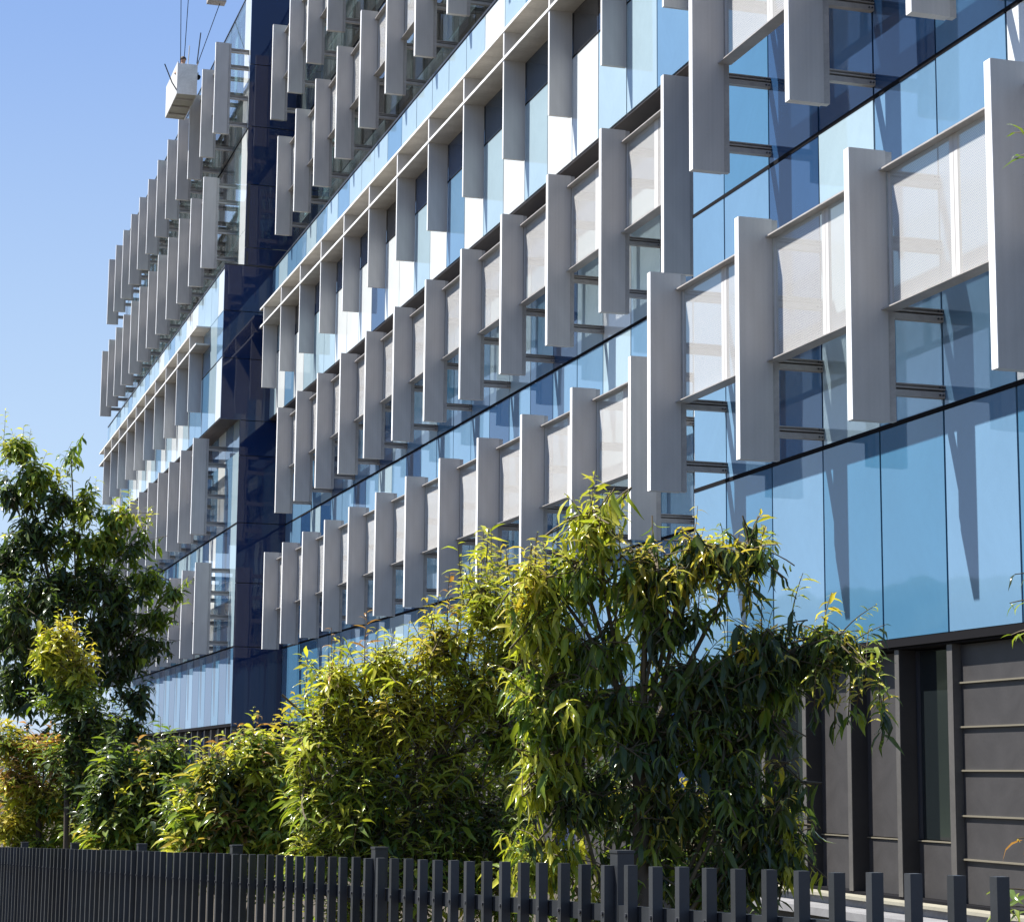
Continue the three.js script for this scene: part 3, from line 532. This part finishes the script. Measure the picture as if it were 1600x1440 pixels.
plant('weeping_shrub', 'tall shrub with long drooping dark green leaves in front of the glass', 'shrub', null, 8.0, 1000, [
  [930, 800, 50, 55, 20, 'lime/lime'], [905, 880, 70, 55, 26, 'green/lime'], [835, 890, 50, 50, 15, 'lime/gold'], [995, 900, 70, 45, 18, 'green/gold'], [1100, 845, 70, 35, 22, 'dark/gold'], [1170, 850, 40, 35, 13, 'dark/lime'],
  [1040, 950, 90, 45, 18, 'dark/green'], [1200, 985, 80, 45, 26, 'dark/gold'], [1300, 985, 65, 30, 18, 'dark/lime'], [920, 1000, 100, 60, 36, 'green/dark'], [1080, 1040, 120, 55, 38, 'dark/green'], [1220, 1050, 55, 40, 18, 'dark/green'],
  [890, 1110, 110, 70, 46, 'green/lime'], [1030, 1140, 120, 70, 52, 'dark/green'], [1130, 1150, 60, 60, 20, 'dark/lime'], [900, 1220, 110, 70, 46, 'dark/lime'], [1040, 1240, 110, 70, 50, 'dark/gold'], [1150, 1250, 70, 60, 24, 'dark/green'],
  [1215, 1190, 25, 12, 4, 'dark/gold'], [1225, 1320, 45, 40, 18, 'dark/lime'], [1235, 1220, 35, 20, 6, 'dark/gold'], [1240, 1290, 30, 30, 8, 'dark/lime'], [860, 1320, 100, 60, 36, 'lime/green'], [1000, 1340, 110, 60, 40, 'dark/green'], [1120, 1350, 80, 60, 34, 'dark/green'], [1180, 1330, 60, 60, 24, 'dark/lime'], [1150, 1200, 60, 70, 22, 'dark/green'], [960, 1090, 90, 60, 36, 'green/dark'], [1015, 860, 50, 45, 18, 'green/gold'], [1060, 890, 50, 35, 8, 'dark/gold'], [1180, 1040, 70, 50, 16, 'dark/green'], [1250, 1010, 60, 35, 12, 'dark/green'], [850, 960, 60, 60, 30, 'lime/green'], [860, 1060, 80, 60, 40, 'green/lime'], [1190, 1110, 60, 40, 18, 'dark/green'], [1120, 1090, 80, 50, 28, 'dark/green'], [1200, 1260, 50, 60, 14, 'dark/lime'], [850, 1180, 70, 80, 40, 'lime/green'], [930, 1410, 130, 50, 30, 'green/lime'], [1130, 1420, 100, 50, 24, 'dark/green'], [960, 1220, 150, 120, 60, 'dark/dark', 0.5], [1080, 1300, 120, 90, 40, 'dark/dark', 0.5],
], drooping);
plant('golden_shrub', 'yellow-green shrub with upright bright shoots at the middle of the fence', 'shrub', null, 10.0, 640, [
  [520, 1040, 50, 45, 26, 'lime/lime'], [600, 1015, 65, 45, 34, 'lime/lime'], [690, 985, 60, 60, 34, 'lime/gold'], [755, 915, 50, 70, 30, 'lime/lime'], [800, 1000, 70, 70, 36, 'lime/gold'], [640, 1090, 110, 60, 70, 'lime/gold'], [490, 1110, 60, 50, 34, 'green/lime'], [440, 1085, 20, 30, 8, 'lime/bronze'],
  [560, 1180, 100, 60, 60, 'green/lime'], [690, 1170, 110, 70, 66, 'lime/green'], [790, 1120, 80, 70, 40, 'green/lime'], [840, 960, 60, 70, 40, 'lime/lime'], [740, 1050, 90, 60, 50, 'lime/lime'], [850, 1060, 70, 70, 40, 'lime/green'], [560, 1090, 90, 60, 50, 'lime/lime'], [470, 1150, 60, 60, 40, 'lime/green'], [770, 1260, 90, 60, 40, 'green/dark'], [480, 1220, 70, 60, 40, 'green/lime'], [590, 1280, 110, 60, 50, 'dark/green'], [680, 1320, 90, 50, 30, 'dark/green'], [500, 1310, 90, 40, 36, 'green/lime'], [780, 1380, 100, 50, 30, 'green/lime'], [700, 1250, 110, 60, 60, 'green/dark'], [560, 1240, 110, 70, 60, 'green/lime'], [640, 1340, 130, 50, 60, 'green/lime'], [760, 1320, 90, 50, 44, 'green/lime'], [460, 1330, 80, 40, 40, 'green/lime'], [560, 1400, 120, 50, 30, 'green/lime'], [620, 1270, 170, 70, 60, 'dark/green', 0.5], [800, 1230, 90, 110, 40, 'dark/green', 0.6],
], { leaf: 0.105, droop: 0.25, rise: 0.85, shoot: 0.26, per: 12, fresh: 0.6, single: 300, dens: 1.15, fork: 1260, trunk: 0.05, spires: [...EXTRA, [445, 1050, 80, -8, 'lime/bronze'], [480, 1015, 100, 4, 'lime/lime'], [518, 980, 110, 0, 'lime/bronze'], [545, 1005, 90, 6, 'lime/lime'], [573, 955, 120, 4, 'lime/bronze'], [600, 985, 90, -6, 'lime/lime'], [640, 970, 110, 8, 'lime/lime'], [668, 960, 100, 4, 'lime/gold'], [702, 895, 130, 2, 'lime/bronze'], [722, 900, 120, 6, 'lime/gold'], [745, 870, 120, 0, 'lime/lime'], [768, 825, 140, 4, 'lime/gold'], [790, 850, 120, 2, 'lime/lime'], [815, 880, 110, 6, 'lime/gold'], [620, 1000, 90, 0, 'lime/lime'], [500, 1040, 80, 2, 'lime/gold'], [780, 935, 100, 10, 'lime/lime'], [840, 930, 100, 4, 'lime/lime'], [435, 1090, 60, -14, 'lime/gold']] });
plant('hedge_shrub', 'mixed green hedge shrub between the golden shrub and the far wing', 'shrub', 'hedge behind the fence', 13.4, 380, [
  [400, 1170, 55, 50, 44, 'green/lime'], [345, 1210, 60, 50, 46, 'dark/gold'], [420, 1240, 60, 60, 46, 'green/lime'], [360, 1270, 80, 50, 56, 'green/bronze'], [440, 1300, 60, 50, 36, 'green/gold'], [330, 1310, 70, 40, 40, 'green/lime'], [390, 1350, 100, 40, 30, 'green/lime'], [380, 1260, 110, 80, 70, 'dark/green', 0.5], [465, 1270, 60, 60, 40, 'green/lime'], [300, 1250, 60, 60, 40, 'dark/green', 0.4], [310, 1310, 60, 40, 30, 'green/gold'], [310, 1270, 60, 50, 40, 'green/lime'], [440, 1200, 50, 50, 34, 'lime/green'], [290, 1330, 60, 40, 30, 'green/lime'],
], { leaf: 0.12, droop: 0.3, rise: 0.6, shoot: 0.22, per: 11, fresh: 0.75, single: 120, dens: 1.5, fork: 1280, trunk: 0.04, broad: true, spires: SPIRES.shift() });
plant('hedge_shrub', 'dark green hedge shrub just right of the left tree trunk', 'shrub', 'hedge behind the fence', 15.2, 240, [
  [255, 1175, 40, 40, 26, 'dark/green'], [225, 1215, 55, 50, 44, 'dark/gold'], [285, 1240, 60, 50, 46, 'green/lime'], [200, 1270, 60, 50, 50, 'green/lime'], [270, 1295, 80, 40, 50, 'green/gold'], [190, 1320, 70, 30, 34, 'green/lime'], [280, 1340, 90, 30, 30, 'green/lime'], [240, 1270, 110, 70, 70, 'dark/dark', 0.6], [165, 1240, 50, 50, 34, 'dark/green'], [310, 1230, 45, 50, 30, 'dark/lime'], [170, 1300, 60, 40, 34, 'green/gold'], [230, 1250, 60, 50, 40, 'green/lime'], [180, 1200, 50, 50, 34, 'dark/green'], [220, 1320, 70, 30, 36, 'green/lime'],
], { leaf: 0.12, droop: 0.3, rise: 0.6, shoot: 0.22, per: 11, fresh: 0.75, single: 100, dens: 1.5, fork: 1280, trunk: 0.04, broad: true, spires: SPIRES.shift() });
plant('broadleaf_tree', 'dark broadleaf tree rising against the sky at the left', 'tree', null, 21, 120, [
  [25, 690, 35, 30, 26, 'green/lime'], [60, 735, 35, 40, 30, 'green/lime'], [20, 760, 40, 40, 30, 'dark/green'], [95, 775, 30, 30, 18, 'dark/green'], [125, 790, 35, 35, 26, 'green/lime'], [185, 800, 35, 30, 26, 'green/lime'], [165, 840, 45, 35, 34, 'green/lime'], [60, 830, 60, 50, 56, 'dark/dark'], [10, 870, 50, 60, 44, 'dark/dark'],
  [150, 900, 60, 50, 60, 'dark/green'], [205, 850, 25, 30, 14, 'green/dark'], [70, 920, 70, 50, 64, 'dark/dark'], [230, 900, 32, 25, 22, 'green/green'], [245, 955, 35, 20, 18, 'green/green'], [275, 920, 22, 16, 9, 'green/green'], [165, 980, 60, 45, 52, 'dark/dark'], [20, 980, 60, 60, 56, 'dark/dark'], [190, 1030, 50, 30, 32, 'dark/dark'], [235, 995, 40, 12, 9, 'dark/dark'],
  [110, 1060, 80, 60, 74, 'dark/green'], [20, 1070, 60, 60, 50, 'dark/dark'], [210, 1080, 40, 40, 24, 'dark/dark'], [150, 1140, 70, 50, 60, 'dark/green'], [60, 1150, 70, 50, 44, 'dark/green'], [205, 1130, 40, 40, 20, 'dark/green'], [110, 700, 20, 30, 4, 'green/green'], [60, 1000, 110, 150, 110, 'dark/dark', 0.6], [160, 1180, 90, 90, 70, 'dark/dark', 0.6], [90, 900, 110, 90, 50, 'dark/green', 0.2], [185, 930, 75, 70, 50, 'dark/green'], [50, 780, 60, 60, 12, 'dark/lime'], [125, 835, 70, 50, 22, 'green/lime'], [30, 940, 90, 90, 60, 'dark/green', -0.3], [215, 1000, 50, 40, 20, 'dark/green'],
], { leaf: 0.135, droop: 0.45, rise: 0.4, shoot: 0.3, per: 10, fresh: 0.85, single: 120, dens: 1.0, fork: 1080, trunk: 0.09, deep: 0.9, broad: true, spires: [[8, 640, 60, 4, 'green/lime'], [48, 670, 60, 6, 'green/lime'], [112, 690, 80, 30, 'green/green', 10], [120, 710, 70, 40, 'green/green', 8], [95, 735, 60, 10, 'green/lime'], [205, 765, 50, 10, 'green/lime'], [150, 745, 60, 6, 'green/lime'], [240, 800, 40, 20, 'green/lime'], [295, 935, 40, 50, 'green/green'], [280, 1000, 20, 70, 'dark/dark', 10], [255, 1005, 20, 60, 'dark/dark', 10], [235, 790, 50, 20, 'green/lime'], [300, 905, 30, 40, 'green/green']] });
plant('golden_sapling', 'slim sapling with yellow young leaves in front of the left tree', 'shrub', null, 18.6, 105, [
  [95, 985, 28, 22, 18, 'lime/gold'], [80, 1020, 32, 24, 26, 'lime/lime'], [120, 1035, 35, 28, 30, 'lime/gold'], [105, 1075, 55, 30, 36, 'green/green'], [135, 1115, 60, 34, 34, 'dark/green'], [120, 1165, 60, 34, 34, 'dark/green'], [140, 1210, 60, 40, 40, 'dark/green'], [155, 1260, 55, 40, 44, 'green/dark'], [165, 1305, 50, 30, 34, 'green/lime'],
], { leaf: 0.125, droop: 0.3, rise: 0.7, shoot: 0.24, per: 11, fresh: 0.55, single: 60, dens: 1.4, fork: 1120, trunk: 0.03, broad: true, spires: SPIRES.shift() });
plant('bronze_shrub', 'bronze and gold leaved shrub at the left end of the fence', 'shrub', null, 19.6, 60, [
  [60, 1165, 50, 25, 40, 'lime/bronze'], [100, 1195, 40, 30, 40, 'green/bronze'], [30, 1210, 45, 35, 44, 'lime/bronze'], [80, 1240, 60, 35, 60, 'green/gold'], [20, 1275, 50, 35, 44, 'lime/gold'], [110, 1285, 50, 35, 46, 'green/lime'], [60, 1310, 70, 25, 44, 'lime/green'], [140, 1315, 40, 25, 26, 'green/lime'], [60, 1240, 100, 70, 90, 'dark/green', 0.5], [-40, 1250, 60, 80, 50, 'green/gold'], [0, 1150, 60, 40, 50, 'green/gold'], [-20, 1190, 60, 60, 50, 'lime/gold'], [130, 1240, 50, 50, 44, 'lime/gold'], [165, 1290, 40, 40, 34, 'green/lime'],
], { leaf: 0.125, droop: 0.25, rise: 0.6, shoot: 0.22, per: 11, fresh: 0.55, single: 100, dens: 1.5, fork: 1270, trunk: 0.04, broad: true, spires: SPIRES.shift() });
plant('young_tree', 'green leaf sprays of a young tree at the right picture edge', 'tree', null, 5.6, 1790, [
  [1790, 700, 60, 200, 16, 'green/green'], [1800, 1200, 60, 120, 12, 'green/green'],
], { leaf: 0.10, droop: 0.45, rise: 0.1, shoot: 0.2, per: 8, fresh: 0.9, dens: 1, single: 40, fork: 900, trunk: 0.03, limb: 0.005, spires: [[1584, 207, 20, -70, 'green/green', 8], [1594, 243, 10, -60, 'green/green', 7], [1586, 897, 10, -70, 'green/dark', 8], [1578, 942, 0, -80, 'green/green', 10], [1580, 992, -10, -70, 'green/green', 9], [1588, 1310, 10, -70, 'gold/bronze', 8], [1550, 1390, 10, -90, 'green/green', 10], [1562, 1418, 10, -80, 'green/green', 10]] });

renderer.render(scene, camera);
